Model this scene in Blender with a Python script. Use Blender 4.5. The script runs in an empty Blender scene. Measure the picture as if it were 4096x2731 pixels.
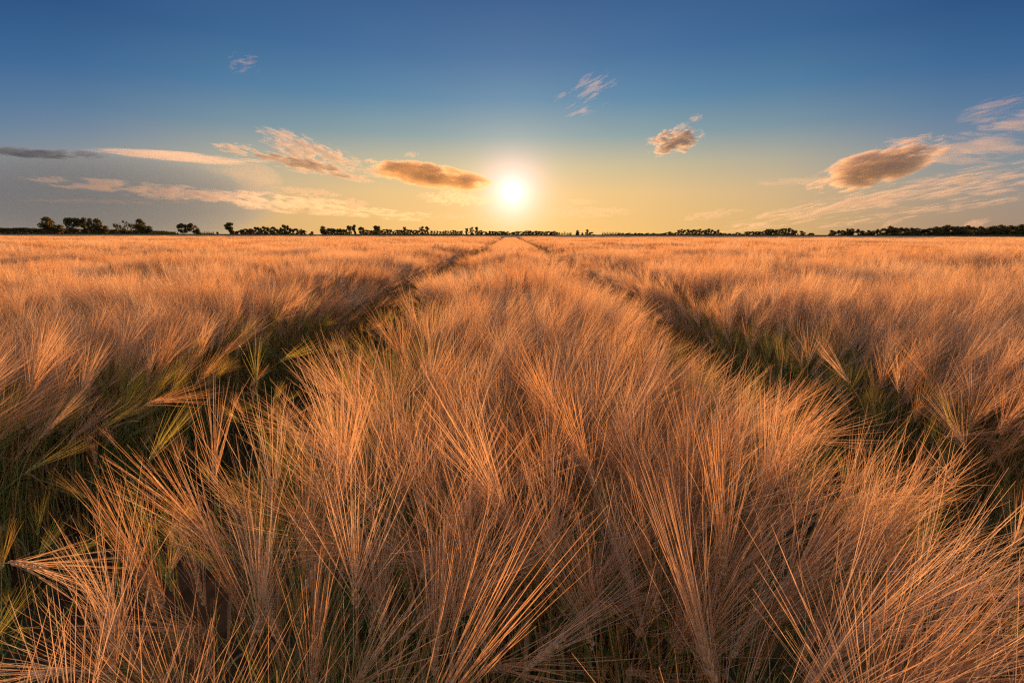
import bpy, math, random
import numpy as np
from mathutils import Vector, Matrix

S = bpy.context.scene
R = math.radians
rng = np.random.default_rng(7)
random.seed(7)
col = S.collection

# ------------------------------------------------------------------ camera
PITCH, LENS, CAMZ = 12.4, 17.0, 1.37
CAMX = -0.04
cam = bpy.data.objects.new('camera', bpy.data.cameras.new('camera'))
col.objects.link(cam)
cam.location = (CAMX, 0, CAMZ)
cam.data.lens = LENS
cam.data.sensor_width = 36
cam.data.clip_start = 0.02
cam.data.clip_end = 60000
cam.rotation_euler = (R(90 - PITCH), R(-0.1), R(-0.25))
S.camera = cam

# ------------------------------------------------------------------ sky
SUN_EL, SUN_AZ = 4.7, 0.3        # azimuth to the right of +Y
w = bpy.data.worlds.new('World')
S.world = w
w.use_nodes = True
nt = w.node_tree
bg = nt.nodes['Background']
bg.inputs[1].default_value = 0.1


def lin(c):
    return tuple(((v / 255) / 12.92 if v / 255 < 0.04045 else ((v / 255 + 0.055) / 1.055) ** 2.4) for v in c)


def nd(t, kind, **kw):
    n = t.nodes.new(kind)
    for k, v in kw.items():
        setattr(n, k, v)
    return n


def ramp(t, stops, fac, interp='EASE'):
    n = t.nodes.new('ShaderNodeValToRGB')
    cr = n.color_ramp
    cr.interpolation = interp
    while len(cr.elements) < len(stops):
        cr.elements.new(0.5)
    for e, (p, c) in zip(cr.elements, stops):
        e.position = p
        e.color = tuple(c) + (1,) if len(c) == 3 else c
    t.links.new(fac, n.inputs[0])
    return n.outputs[0]


def math_n(t, op, a, b=None, clamp=False):
    n = t.nodes.new('ShaderNodeMath')
    n.operation = op
    n.use_clamp = clamp
    for i, v in enumerate((a, b)):
        if v is None:
            continue
        if isinstance(v, (int, float)):
            n.inputs[i].default_value = v
        else:
            t.links.new(v, n.inputs[i])
    return n.outputs[0]


def mix_c(t, fac, a, b, blend='MIX'):
    n = t.nodes.new('ShaderNodeMix')
    n.data_type = 'RGBA'
    n.blend_type = blend
    for sock, v in ((n.inputs[0], fac), (n.inputs[6], a), (n.inputs[7], b)):
        if isinstance(v, (int, float)):
            sock.default_value = v
        elif isinstance(v, tuple):
            sock.default_value = v + (1,) if len(v) == 3 else v
        else:
            t.links.new(v, sock)
    return n.outputs[2]


tc = nd(nt, 'ShaderNodeTexCoord')
sx = nd(nt, 'ShaderNodeSeparateXYZ')
nt.links.new(tc.outputs['Generated'], sx.inputs[0])
elev = math_n(nt, 'MULTIPLY', math_n(nt, 'ARCSINE', sx.outputs['Z']), 180 / math.pi / 90, True)   # 0..1 over 0..90 deg
deg = lambda d: d / 90.0
EXPO = 1.8
sky_near = ramp(nt, [(deg(0), lin((252, 198, 116))), (deg(4.5), lin((246, 202, 134))), (deg(7.5), lin((210, 194, 152))),
                     (deg(10.5), lin((146, 168, 168))), (deg(14), lin((98, 142, 172))), (deg(18), lin((74, 118, 162))),
                     (deg(25), lin((52, 88, 138))), (deg(60), lin((44, 76, 130))), (deg(85), lin((60, 88, 138)))], elev, 'LINEAR')
sky_far = ramp(nt, [(deg(0), lin((158, 132, 116))), (deg(2.5), lin((152, 138, 130))), (deg(5.5), lin((122, 140, 152))),
                    (deg(8.7), lin((86, 122, 160))), (deg(13), lin((54, 98, 150))), (deg(18), lin((34, 74, 126))),
                    (deg(30), lin((36, 66, 126))), (deg(60), lin((44, 74, 128))), (deg(85), lin((60, 88, 138)))], elev, 'LINEAR')
sdir = Vector((math.sin(R(SUN_AZ)) * math.cos(R(SUN_EL)), math.cos(R(SUN_AZ)) * math.cos(R(SUN_EL)), math.sin(R(SUN_EL))))
dotn = nd(nt, 'ShaderNodeVectorMath', operation='DOT_PRODUCT')
nt.links.new(tc.outputs['Generated'], dotn.inputs[0])
dotn.inputs[1].default_value = sdir
ang = math_n(nt, 'MULTIPLY', math_n(nt, 'ARCCOSINE', math_n(nt, 'MINIMUM', dotn.outputs['Value'], 1.0)), 180 / math.pi)   # degrees off the sun
flat = nd(nt, 'ShaderNodeVectorMath', operation='MULTIPLY')
nt.links.new(tc.outputs['Generated'], flat.inputs[0])
flat.inputs[1].default_value = (1, 1, 0)
fln = nd(nt, 'ShaderNodeVectorMath', operation='NORMALIZE')
nt.links.new(flat.outputs[0], fln.inputs[0])
fdot = nd(nt, 'ShaderNodeVectorMath', operation='DOT_PRODUCT')
nt.links.new(fln.outputs[0], fdot.inputs[0])
fdot.inputs[1].default_value = Vector((sdir.x, sdir.y, 0)).normalized()
az = math_n(nt, 'MULTIPLY', math_n(nt, 'ARCCOSINE', math_n(nt, 'MINIMUM', fdot.outputs['Value'], 1.0)), 1 / math.pi)   # 0..1 over 180 deg
azf = ramp(nt, [(0.0, (0, 0, 0)), (0.08, (0.08,) * 3), (0.155, (0.35,) * 3), (0.22, (0.78,) * 3), (0.28, (1, 1, 1))], az, 'LINEAR')
sky_back = ramp(nt, [(deg(0), lin((230, 200, 176))), (deg(14), lin((236, 212, 192))), (deg(30), lin((210, 203, 199))),  # unseen sky behind the camera, made brighter as fill for the shaded crop
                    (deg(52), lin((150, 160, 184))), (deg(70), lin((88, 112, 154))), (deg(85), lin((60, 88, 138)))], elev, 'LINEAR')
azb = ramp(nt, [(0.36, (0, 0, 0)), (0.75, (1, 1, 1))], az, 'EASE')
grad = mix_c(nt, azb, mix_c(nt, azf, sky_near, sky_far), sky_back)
# the physical sky takes part in the gradient too
ns = nd(nt, 'ShaderNodeTexSky', sky_type='NISHITA', sun_disc=False)
ns.sun_elevation = R(SUN_EL)
ns.sun_rotation = R(SUN_AZ)
ns.dust_density = 0.4
ns.ozone_density = 3.0
gs = nd(nt, 'ShaderNodeVectorMath', operation='SCALE')
nt.links.new(grad, gs.inputs[0])
gs.inputs['Scale'].default_value = 9.4
nsc = nd(nt, 'ShaderNodeVectorMath', operation='SCALE')
nt.links.new(ns.outputs[0], nsc.inputs[0])
nsc.inputs['Scale'].default_value = 0.03
base = mix_c(nt, 1.0, gs.outputs[0], nsc.outputs[0], 'ADD')
# aureole and the sun's own disc
g1 = math_n(nt, 'MULTIPLY', math_n(nt, 'POWER', math.e, math_n(nt, 'MULTIPLY', math_n(nt, 'POWER', math_n(nt, 'DIVIDE', ang, 3.2), 2.0), -1.0)), 5.4)
g2 = math_n(nt, 'MULTIPLY', math_n(nt, 'POWER', math.e, math_n(nt, 'MULTIPLY', ang, -1 / 5.0)), 3.5)
g3 = math_n(nt, 'MULTIPLY', math_n(nt, 'POWER', math.e, math_n(nt, 'MULTIPLY', ang, -1 / 0.75)), 9.0)


def scaled(color, val):
    n = nd(nt, 'ShaderNodeVectorMath', operation='SCALE')
    n.inputs[0].default_value = color
    nt.links.new(val, n.inputs['Scale'])
    return n.outputs[0]


glow = mix_c(nt, 1.0, scaled((1.0, 0.50, 0.85), g1), scaled((1.0, 0.62, 0.35), g2), 'ADD')
full = mix_c(nt, 1.0, mix_c(nt, 1.0, base, glow, 'ADD'), scaled((1.0, 0.95, 0.85), g3), 'ADD')
fs = nd(nt, 'ShaderNodeVectorMath', operation='SCALE')
nt.links.new(full, fs.inputs[0])
fs.inputs['Scale'].default_value = 1.0 / (2 ** EXPO)
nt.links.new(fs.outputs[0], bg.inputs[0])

# ------------------------------------------------------------------ sun
sl = bpy.data.lights.new('sun', 'SUN')
sl.energy = 3.1
sl.angle = R(0.53)
sl.color = (1.0, 0.47, 0.165)
so = bpy.data.objects.new('sun', sl)
col.objects.link(so)
so.rotation_euler = (-(R(90 - SUN_EL)), 0, -R(SUN_AZ))

# ------------------------------------------------------------------ picture settings
S.view_settings.view_transform = 'Standard'
S.view_settings.look = 'None'
S.view_settings.gamma = 1
S.view_settings.use_curve_mapping = False
S.view_settings.exposure = EXPO
S.render.engine = 'CYCLES'
S.cycles.use_denoising = False
S.cycles.max_bounces = 10
S.cycles.diffuse_bounces = 8
S.cycles.glossy_bounces = 2
S.cycles.transmission_bounces = 5
S.cycles.volume_bounces = 1
S.cycles.transparent_max_bounces = 8
S.cycles.sample_clamp_indirect = 6.0
S.cycles.pixel_filter_type = 'BLACKMAN_HARRIS'
S.cycles.filter_width = 1.3
S.render.use_persistent_data = False

# ------------------------------------------------------------------ materials


def new_mat(name):
    m = bpy.data.materials.new(name)
    m.use_nodes = True
    t = m.node_tree
    t.nodes.clear()
    out = t.nodes.new('ShaderNodeOutputMaterial')
    return m, t, out


def leafy(t, color, trans_color, trans, rough, gloss):
    d = nd(t, 'ShaderNodeBsdfDiffuse')
    tr = nd(t, 'ShaderNodeBsdfTranslucent')
    g = nd(t, 'ShaderNodeBsdfGlossy')
    g.inputs['Roughness'].default_value = rough
    for c, n in ((color, d), (trans_color, tr)):
        if isinstance(c, tuple):
            n.inputs[0].default_value = c + (1,)
        else:
            t.links.new(c, n.inputs[0])
    g.inputs[0].default_value = (1, 0.95, 0.88, 1)
    m1 = nd(t, 'ShaderNodeMixShader')
    m1.inputs[0].default_value = trans
    t.links.new(d.outputs[0], m1.inputs[1])
    t.links.new(tr.outputs[0], m1.inputs[2])
    m2 = nd(t, 'ShaderNodeMixShader')
    m2.inputs[0].default_value = gloss
    t.links.new(m1.outputs[0], m2.inputs[1])
    t.links.new(g.outputs[0], m2.inputs[2])
    return m2.outputs[0]


def straw_mat(name, stops, trans=0.5, gloss=0.06, rough=0.35, fine=60.0, tint=(1.0, 0.88, 0.68)):
    """dry plant tissue: a colour per plant from the ramp, fine mottling along it"""
    m, t, out = new_mat(name)
    oi = nd(t, 'ShaderNodeObjectInfo')
    tcn = nd(t, 'ShaderNodeTexCoord')
    nz = nd(t, 'ShaderNodeTexNoise')
    nz.inputs['Scale'].default_value = fine
    nz.inputs['Detail'].default_value = 2
    t.links.new(tcn.outputs['Object'], nz.inputs['Vector'])
    f = math_n(t, 'ADD', math_n(t, 'MULTIPLY', oi.outputs['Random'], 0.62),
               math_n(t, 'MULTIPLY', nz.outputs[0], 0.38), True)
    c = ramp(t, stops, f, 'LINEAR')
    tr = mix_c(t, 1.0, c, tint, 'MULTIPLY')
    t.links.new(leafy(t, c, tr, trans, rough, gloss), out.inputs[0])
    return m


M = {}
M['awn'] = straw_mat('barley_awn', [(0.12, (0.54, 0.32, 0.15)), (0.35, (0.76, 0.50, 0.28)), (0.6, (0.82, 0.65, 0.46)), (0.85, (0.70, 0.40, 0.18))], 0.5, 0.05, 0.45)
M['canopy'] = straw_mat('barley_canopy', [(0.12, (0.54, 0.32, 0.15)), (0.35, (0.76, 0.50, 0.28)), (0.6, (0.82, 0.65, 0.46)), (0.85, (0.70, 0.40, 0.18))], 0.4, 0.0, 0.9, 0.6)
M['awn_green'] = straw_mat('green_awn', [(0.15, (0.36, 0.42, 0.06)), (0.5, (0.50, 0.48, 0.10)), (0.85, (0.58, 0.42, 0.14))], 0.5, 0.08, 0.3)
M['kernel'] = straw_mat('barley_kernel', [(0.15, (0.56, 0.35, 0.17)), (0.5, (0.68, 0.47, 0.26)), (0.85, (0.74, 0.55, 0.34))], 0.2, 0.06, 0.4, 220.0)
M['kernel_green'] = straw_mat('green_kernel', [(0.15, (0.16, 0.24, 0.05)), (0.5, (0.30, 0.34, 0.09)), (0.85, (0.44, 0.38, 0.14))], 0.15, 0.06, 0.4, 220.0)
M['stem'] = straw_mat('barley_stem', [(0.1, (0.22, 0.26, 0.06)), (0.35, (0.44, 0.34, 0.11)), (0.6, (0.60, 0.37, 0.14)), (0.85, (0.54, 0.31, 0.11))], 0.25, 0.07, 0.35, 9.0)
M['stem_green'] = straw_mat('green_stem', [(0.1, (0.09, 0.19, 0.04)), (0.5, (0.16, 0.26, 0.06)), (0.85, (0.30, 0.30, 0.09))], 0.2, 0.07, 0.35, 9.0)
M['leaf'] = straw_mat('barley_leaf', [(0.15, (0.12, 0.18, 0.04)), (0.4, (0.30, 0.26, 0.09)), (0.6, (0.42, 0.27, 0.13)), (0.85, (0.34, 0.19, 0.09))], 0.45, 0.02, 0.5, 14.0)
M['leaf_green'] = straw_mat('green_leaf', [(0.15, (0.05, 0.15, 0.03)), (0.5, (0.09, 0.21, 0.035)), (0.85, (0.20, 0.25, 0.05))], 0.5, 0.02, 0.5, 14.0)


def foliage_mat(name, stops, scale=1.2):
    m, t, out = new_mat(name)
    oi = nd(t, 'ShaderNodeObjectInfo')
    tcn = nd(t, 'ShaderNodeTexCoord')
    nz = nd(t, 'ShaderNodeTexNoise')
    nz.inputs['Scale'].default_value = scale * 8
    nz.inputs['Detail'].default_value = 3
    t.links.new(tcn.outputs['Object'], nz.inputs['Vector'])
    f = math_n(t, 'ADD', math_n(t, 'MULTIPLY', oi.outputs['Random'], 0.4), math_n(t, 'MULTIPLY', nz.outputs[0], 0.6), True)
    c = ramp(t, stops, f, 'LINEAR')
    t.links.new(leafy(t, c, c, 0.55, 0.5, 0.02), out.inputs[0])
    return m


M['foliage'] = foliage_mat('tree_foliage', [(0.2, (0.075, 0.080, 0.026)), (0.55, (0.11, 0.105, 0.038)), (0.85, (0.15, 0.12, 0.050))])
M['foliage_red'] = foliage_mat('red_foliage', [(0.2, (0.10, 0.03, 0.02)), (0.8, (0.16, 0.05, 0.03))])


def rough_mat(name, stops, scale, bump=0.0, detail=6):
    m, t, out = new_mat(name)
    tcn = nd(t, 'ShaderNodeTexCoord')
    nz = nd(t, 'ShaderNodeTexNoise')
    nz.inputs['Scale'].default_value = scale
    nz.inputs['Detail'].default_value = detail
    t.links.new(tcn.outputs['Object'], nz.inputs['Vector'])
    c = ramp(t, stops, nz.outputs[0], 'LINEAR')
    p = nd(t, 'ShaderNodeBsdfPrincipled')
    p.inputs['Roughness'].default_value = 0.95
    p.inputs['Specular IOR Level'].default_value = 0.0
    t.links.new(c, p.inputs['Base Color'])
    if bump:
        b = nd(t, 'ShaderNodeBump')
        b.inputs['Strength'].default_value = bump
        t.links.new(nz.outputs[0], b.inputs['Height'])
        t.links.new(b.outputs[0], p.inputs['Normal'])
    t.links.new(p.outputs[0], out.inputs[0])
    return m


M['bark'] = rough_mat('bark', [(0.3, (0.05, 0.035, 0.025)), (0.7, (0.10, 0.075, 0.05))], 4, 0.5)
M['soil'] = rough_mat('soil', [(0.3, (0.05, 0.032, 0.018)), (0.7, (0.11, 0.075, 0.04))], 9, 0.6)
M['meadow'] = rough_mat('meadow_grass', [(0.3, (0.05, 0.06, 0.018)), (0.7, (0.11, 0.10, 0.035))], 0.05, 0.0)
M['roof'] = rough_mat('roof', [(0.3, (0.30, 0.10, 0.06)), (0.7, (0.40, 0.15, 0.09))], 1.0)
M['wall'] = rough_mat('wall', [(0.3, (0.62, 0.56, 0.48)), (0.7, (0.75, 0.70, 0.62))], 1.0)

# ------------------------------------------------------------------ mesh helpers


class MB:
    def __init__(self):
        self.v, self.f, self.m, self.n = [], [], [], 0

    def add(self, verts, faces, mat=0):
        verts = np.asarray(verts, float).reshape(-1, 3)
        self.v.append(verts)
        self.f.extend([tuple(i + self.n for i in fc) for fc in faces])
        self.m.extend([mat] * len(faces))
        self.n += len(verts)

    def merge(self, other, mat=None, mtx=None):
        if other.n == 0:
            return
        V = np.concatenate(other.v)
        if mtx is not None:
            V = V @ mtx[:3, :3].T + mtx[:3, 3]
        k = self.n
        self.v.append(V)
        self.f.extend([tuple(i + k for i in fc) for fc in other.f])
        self.m.extend(other.m if mat is None else [mat] * len(other.f))
        self.n += len(V)

    def mesh(self, name, mats, smooth=False):
        me = bpy.data.meshes.new(name)
        V = np.concatenate(self.v)
        lens = np.array([len(f) for f in self.f], dtype=np.int32)
        loops = np.fromiter((i for f in self.f for i in f), dtype=np.int32, count=int(lens.sum()))
        me.vertices.add(len(V))
        me.vertices.foreach_set('co', V.astype(np.float32).ravel())
        me.loops.add(len(loops))
        me.loops.foreach_set('vertex_index', loops)
        me.polygons.add(len(lens))
        me.polygons.foreach_set('loop_start', np.concatenate([[0], np.cumsum(lens)[:-1]]).astype(np.int32))
        for mt in mats:
            me.materials.append(mt)
        me.polygons.foreach_set('material_index', np.array(self.m, dtype=np.int32))
        if smooth:
            me.polygons.foreach_set('use_smooth', np.ones(len(lens), dtype=bool))
        me.update(calc_edges=True)
        return me


def norm(v):
    v = np.asarray(v, float)
    return v / (np.linalg.norm(v) + 1e-12)


def ribbon(mb, pts, wid, side, mat=0, fold=0.0):
    """tapering strip along pts; with fold a shallow V so that it has width from every side"""
    pts = np.asarray(pts, float)
    n = len(pts)
    tan = np.gradient(pts, axis=0)
    V, F = [], []
    for i in range(n):
        s = norm(np.cross(tan[i], np.cross(side, tan[i])))
        u = norm(np.cross(tan[i], s))
        wv = wid[i] * 0.5
        if fold:
            V += [pts[i] - s * wv, pts[i] + u * wv * fold, pts[i] + s * wv]
        else:
            V += [pts[i] - s * wv, pts[i] + s * wv]
    k = 3 if fold else 2
    for i in range(n - 1):
        for j in range(k - 1):
            a = i * k + j
            F.append((a, a + 1, a + k + 1, a + k))
    mb.add(V, F, mat)


def tube(mb, pts, rad, sides=5, mat=0, cap=False):
    pts = np.asarray(pts, float)
    n = len(pts)
    tan = np.gradient(pts, axis=0)
    V, F = [], []
    ref = np.array([0.31, 0.95, 0.05])
    for i in range(n):
        t = norm(tan[i])
        a = norm(np.cross(t, ref))
        b = np.cross(t, a)
        for k in range(sides):
            q = 2 * math.pi * k / sides
            V.append(pts[i] + rad[i] * (math.cos(q) * a + math.sin(q) * b))
    for i in range(n - 1):
        for k in range(sides):
            k2 = (k + 1) % sides
            F.append((i * sides + k, i * sides + k2, (i + 1) * sides + k2, (i + 1) * sides + k))
    if cap:
        F.append(tuple(range((n - 1) * sides, n * sides)))
    mb.add(V, F, mat)


def frame(origin, z, x_hint):
    z = norm(z)
    x = norm(np.asarray(x_hint) - z * np.dot(x_hint, z))
    y = np.cross(z, x)
    m = np.eye(4)
    m[:3, 0], m[:3, 1], m[:3, 2], m[:3, 3] = x, y, z, origin
    return m


def link(name, mesh, parent=None, **props):
    o = bpy.data.objects.new(name, mesh)
    col.objects.link(o)
    if parent is not None:
        o.parent = parent
    for k, v in props.items():
        o[k] = v
    return o


def empty(name, loc, rz=0, scale=None, **props):
    o = link(name, None, None, **props)
    o.empty_display_size = 0.1
    o.location = loc
    o.rotation_euler = (0, 0, rz)
    if scale:
        o.scale = scale
    return o


# smooth value noise on the plane
_tab = rng.random((256, 256))


def vnoise(x, y):
    x, y = np.asarray(x, float), np.asarray(y, float)
    xi, yi = np.floor(x).astype(int), np.floor(y).astype(int)
    u, v = x - xi, y - yi
    u, v = u * u * (3 - 2 * u), v * v * (3 - 2 * v)
    g = lambda a, b: _tab[a & 255, b & 255]
    return (g(xi, yi) * (1 - u) + g(xi + 1, yi) * u) * (1 - v) + (g(xi, yi + 1) * (1 - u) + g(xi + 1, yi + 1) * u) * v


# ------------------------------------------------------------------ ground
INNER, OUTER_L, OUTER_R = 0.68, 1.74, 1.52          # the two wheel tracks: bare between these distances from the axis
FIELD_END = 372.0


def sheet(name, x0, x1, y0, y1, z, m):
    mb = MB()
    mb.add([(x0, y0, z), (x1, y0, z), (x1, y1, z), (x0, y1, z)], [(0, 1, 2, 3)])
    return link(name, mb.mesh(name, [m]), kind='structure')


sheet('ground', -2600, 2600, -150, 3000, -0.03, M['meadow'])
sheet('field_soil', -900, 900, -40, FIELD_END + 3, 0.0, M['soil'])
# low grass bank along the end of the field
mb = MB()
xs = np.linspace(-900, 900, 361)
prof = [(0, 0.0), (1.5, 0.8), (3.5, 1.05), (6, 0.75), (8, -0.02)]
V = []
for x in xs:
    hh = 0.75 + 0.5 * vnoise(x * 0.02 + 9, 3.3)
    for (py, pz) in prof:
        V.append((x, FIELD_END + 4 + py, 1.7 * pz * hh + 0.15 * vnoise(x * 0.3, py)))
k = len(prof)
mb.add(V, [(i * k + j, (i + 1) * k + j, (i + 1) * k + j + 1, i * k + j + 1) for i in range(len(xs) - 1) for j in range(k - 1)])
link('grass_bank', mb.mesh('grass_bank', [M['meadow']], True), kind='structure')

# ------------------------------------------------------------------ barley
KERNEL = MB()                        # one grain with its pointed husk, along +Z, length 1
_k = []
for zz, rr in ((0.0, 0.22), (0.3, 0.5), (0.65, 0.42)):
    for q in range(5):
        _k.append((rr * math.cos(2 * math.pi * q / 5), rr * 0.75 * math.sin(2 * math.pi * q / 5), zz))
_k.append((0, 0, 1.0))
KERNEL.add(_k, [(a * 5 + q, a * 5 + (q + 1) % 5, (a + 1) * 5 + (q + 1) % 5, (a + 1) * 5 + q) for a in (0, 1) for q in range(5)]
           + [(10 + q, 10 + (q + 1) % 5, 15) for q in range(5)])


def make_plant(tilt, seed, n_lev=9, spread=12.0, awn_len=0.135, height=0.80, splay=False):
    """geometry of one plant whose ear leans `tilt` degrees towards local +X; returns its parts as mesh builders"""
    r = np.random.default_rng(seed)
    th = R(tilt)
    d0 = np.array([math.sin(th), 0.0, math.cos(th)])
    # stem: cubic from the soil to the base of the ear, arriving along d0
    reach = 0.05 + 0.16 * math.sin(min(th, math.pi / 2))
    top = np.array([reach, r.normal(0, 0.015), height - 0.10 * max(0.0, math.sin(th)) ** 2])
    p0, p1, p2 = np.zeros(3), np.array([0.01, 0, height * 0.45]), top - d0 * (0.12 + 0.1 * math.sin(th))
    p2[2] = min(p2[2], height + 0.03)
    ts = np.linspace(0, 1, 9)[:, None]
    sp = (1 - ts) ** 3 * p0 + 3 * (1 - ts) ** 2 * ts * p1 + 3 * (1 - ts) * ts ** 2 * p2 + ts ** 3 * top
    stem = MB()
    tube(stem, sp, np.linspace(0.0021, 0.0012, 9), 5)
    # ear axis
    L = 0.0064 * n_lev + 0.010
    ear = MB()
    curve = r.uniform(0.1, 0.5)
    axis = [top]
    dirs = []
    for i in range(n_lev + 1):
        a = th + curve * (i / n_lev) * 0.6
        d = np.array([math.sin(a), 0, math.cos(a)])
        dirs.append(d)
        axis.append(axis[-1] + d * L / n_lev)
    tube(ear, axis, np.linspace(0.0016, 0.0009, len(axis)), 4)
    kern, tips = [], []
    roll0 = r.uniform(0, math.pi)
    for i in range(n_lev):
        d = dirs[i]
        side0 = np.array([-d[2], 0, d[0]])
        side1 = np.array([0.0, 1.0, 0.0])
        f = i / (n_lev - 1)
        size = (0.55 + 0.45 * math.sin(math.pi * (0.2 + 0.7 * f))) * 0.0128
        for j in range(3):
            q = roll0 + i * math.pi + (j - 1) * 0.85
            o = math.cos(q) * side0 + math.sin(q) * side1
            kd = norm(d + o * (0.30 + r.normal(0, 0.05)))
            base = axis[i] + o * 0.0018
            m = frame(base, kd, o)
            sc = size * r.uniform(0.9, 1.1)
            mm = m.copy()
            mm[:3, :3] = m[:3, :3] * np.array([sc * 0.47, sc * 0.52, sc])
            kern.append(mm)
            tips.append((base + kd * sc * 0.95, d, o, f))
    awn = MB()
    for (tp, d, o, f) in tips:
        a = R(max(1.0, spread * (1.25 - 0.8 * f) + r.normal(0, 4.5)))
        if splay:
            a = R(r.uniform(20, 100))
        tw = r.normal(0, 0.35)
        o2 = norm(o + np.cross(d, o) * tw)
        ad = norm(d * math.cos(a) + o2 * math.sin(a))
        ln = awn_len * r.uniform(0.72, 1.12) * (0.8 if splay else 1.0)
        bend = o2 * r.normal(0.03, 0.055) + np.array([0, 0, r.normal(-0.01, 0.03)]) + np.cross(d, o) * r.normal(0, 0.035)
        if splay:
            bend = bend * 4
        tt = np.array([0, 0.33, 0.68, 1.0])[:, None]
        pts = tp + ad * ln * tt + bend * ln * tt ** 2
        wd = np.array([0.00095, 0.00085, 0.00065, 0.0002])
        ribbon(awn, pts, wd, r.normal(size=3), fold=1.0)
    leaves = []
    for _ in range(int(r.integers(1, 4))):
        lf = MB()
        hz = r.uniform(0.35, 0.85)
        i0 = int(hz * 8)
        b = sp[i0]
        q = r.uniform(0, 2 * math.pi)
        hd = np.array([math.cos(q), math.sin(q), 0])
        ln = r.uniform(0.10, 0.22)
        tt = np.linspace(0, 1, 6)[:, None]
        up = r.uniform(0.3, 1.1)
        pts = b + hd * ln * tt * 0.8 + np.array([0, 0, 1]) * ln * (up * tt - (up + r.uniform(0.1, 1.0)) * tt ** 2)
        ribbon(lf, pts, 0.0085 * np.array([0.5, 1, 0.95, 0.8, 0.5, 0.08]), np.cross(hd, (0, 0, 1)) + r.normal(0, 0.25, 3), fold=0.35)
        leaves.append(lf)
    return dict(stem=stem, ear=ear, kern=kern, awn=awn, leaves=leaves, top=top, tilt=tilt)


TILTS = [6, 16, 27, 40, 56, 74, 96]
PLANTS = []           # (tilt, green?, parts)
for ti, tl in enumerate(TILTS):
    for k in range(3):
        PLANTS.append((tl, False, make_plant(tl, 100 + ti * 10 + k, n_lev=10 + k, spread=(14, 20, 10)[k], awn_len=(0.195, 0.22, 0.235)[k])))
for tl in (10, 35, 60):
    PLANTS.append((tl, True, make_plant(tl, 900 + tl, n_lev=8, spread=11, awn_len=0.165, height=0.70)))
PLANTS.append((20, False, make_plant(20, 555, n_lev=8, splay=True)))


def plant_mats(green):
    s = '_green' if green else ''
    return M['stem' + s], M['kernel' + s], M['awn' + s], M['leaf' + s]


kernel_mesh = KERNEL.mesh('kernel', [M['kernel']], True)
kernel_green_mesh = KERNEL.mesh('kernel', [M['kernel_green']], True)


def part_meshes(parts, green):
    ms, mk, ma, ml = plant_mats(green)
    full = MB()
    full.merge(parts['ear'])
    for m in parts['kern']:
        full.merge(KERNEL, mtx=m)
    return dict(stem=parts['stem'].mesh('stem', [ms], True), rachis=parts['ear'].mesh('ear', [mk], True), ear=full.mesh('ear', [mk], True),
                awn=parts['awn'].mesh('awn_fan', [ma]), leaves=[l.mesh('leaf', [ml], True) for l in parts['leaves']])


def joined(parts, green):
    g = MB()
    g.merge(parts['stem'], 0)
    g.merge(parts['ear'], 1)
    for m in parts['kern']:
        g.merge(KERNEL, 1, m)
    g.merge(parts['awn'], 2)
    for l in parts['leaves']:
        g.merge(l, 3)
    return g.mesh('barley', list(plant_mats(green)))


PM = [part_meshes(p, g) for (_t, g, p) in PLANTS]


def build_plant(i, x, y, z, rz, sc, kernels, label, group=None):
    """one barley plant of its own: stem, ear (> kernels), awns, leaves"""
    tl, green, parts = PLANTS[i]
    pm = PM[i]
    props = dict(label=label, category='barley plant')
    if group:
        props['group'] = group
    root = empty('barley_plant', (x, y, z), rz, (sc, sc, sc), **props)
    link('stem', pm['stem'], root)
    if kernels:
        e = link('ear', pm['rachis'], root)
        for m in parts['kern']:
            k = link('kernel', kernel_green_mesh if green else kernel_mesh, e)
            k.matrix_local = Matrix(m.tolist())
    else:
        link('ear', pm['ear'], root)
    link('awn_fan', pm['awn'], root)
    for lm in pm['leaves']:
        link('leaf', lm, root)
    return root


def in_view(x, y, margin=0.6):
    return (np.abs(x) < 1.13 * np.maximum(y, 0) + margin)


def in_track(x, wob=0.0):
    a = np.abs(x) + wob
    return (a > INNER) & (a < np.where(x < 0, OUTER_L, OUTER_R))


def lean_of(x, y, r):
    """wanted tilt (degrees) and heading of the ears at x, y"""
    n1 = vnoise(x * 0.9 + 31, y * 0.9 + 7) - 0.5
    n2 = vnoise(x * 0.55 + 80, y * 0.55 + 40) - 0.5
    lx = 0.20 + 0.9 * n1 + r.normal(0, 0.28, len(x))
    ly = 0.05 + 0.8 * n2 + r.normal(0, 0.28, len(x))
    a = np.abs(x)
    s = np.sign(x)
    edge_in = np.clip((a - 0.48) / (INNER - 0.48), 0, 1) * (a <= INNER)
    OUT = np.where(x < 0, OUTER_L, OUTER_R) - 0.06
    edge_out = np.clip((OUT + 0.28 - a) / 0.28, 0, 1) * (a >= OUT)
    lx = lx + s * 0.40 * edge_in - s * np.where(s < 0, 0.2, 0.4) * edge_out
    return np.degrees(np.hypot(lx, ly)), np.arctan2(ly, lx)


RIPE = [i for i, p in enumerate(PLANTS) if not p[1] and i != len(PLANTS) - 1]
GREEN = [i for i, p in enumerate(PLANTS) if p[1]]
SPLAY = len(PLANTS) - 1


def pick(tilt, green, r):
    pool = GREEN if green else RIPE
    d = np.array([abs(PLANTS[i][0] - tilt) for i in pool]) + r.uniform(0, 4, len(pool))
    return pool[int(np.argmin(d))]


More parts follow.
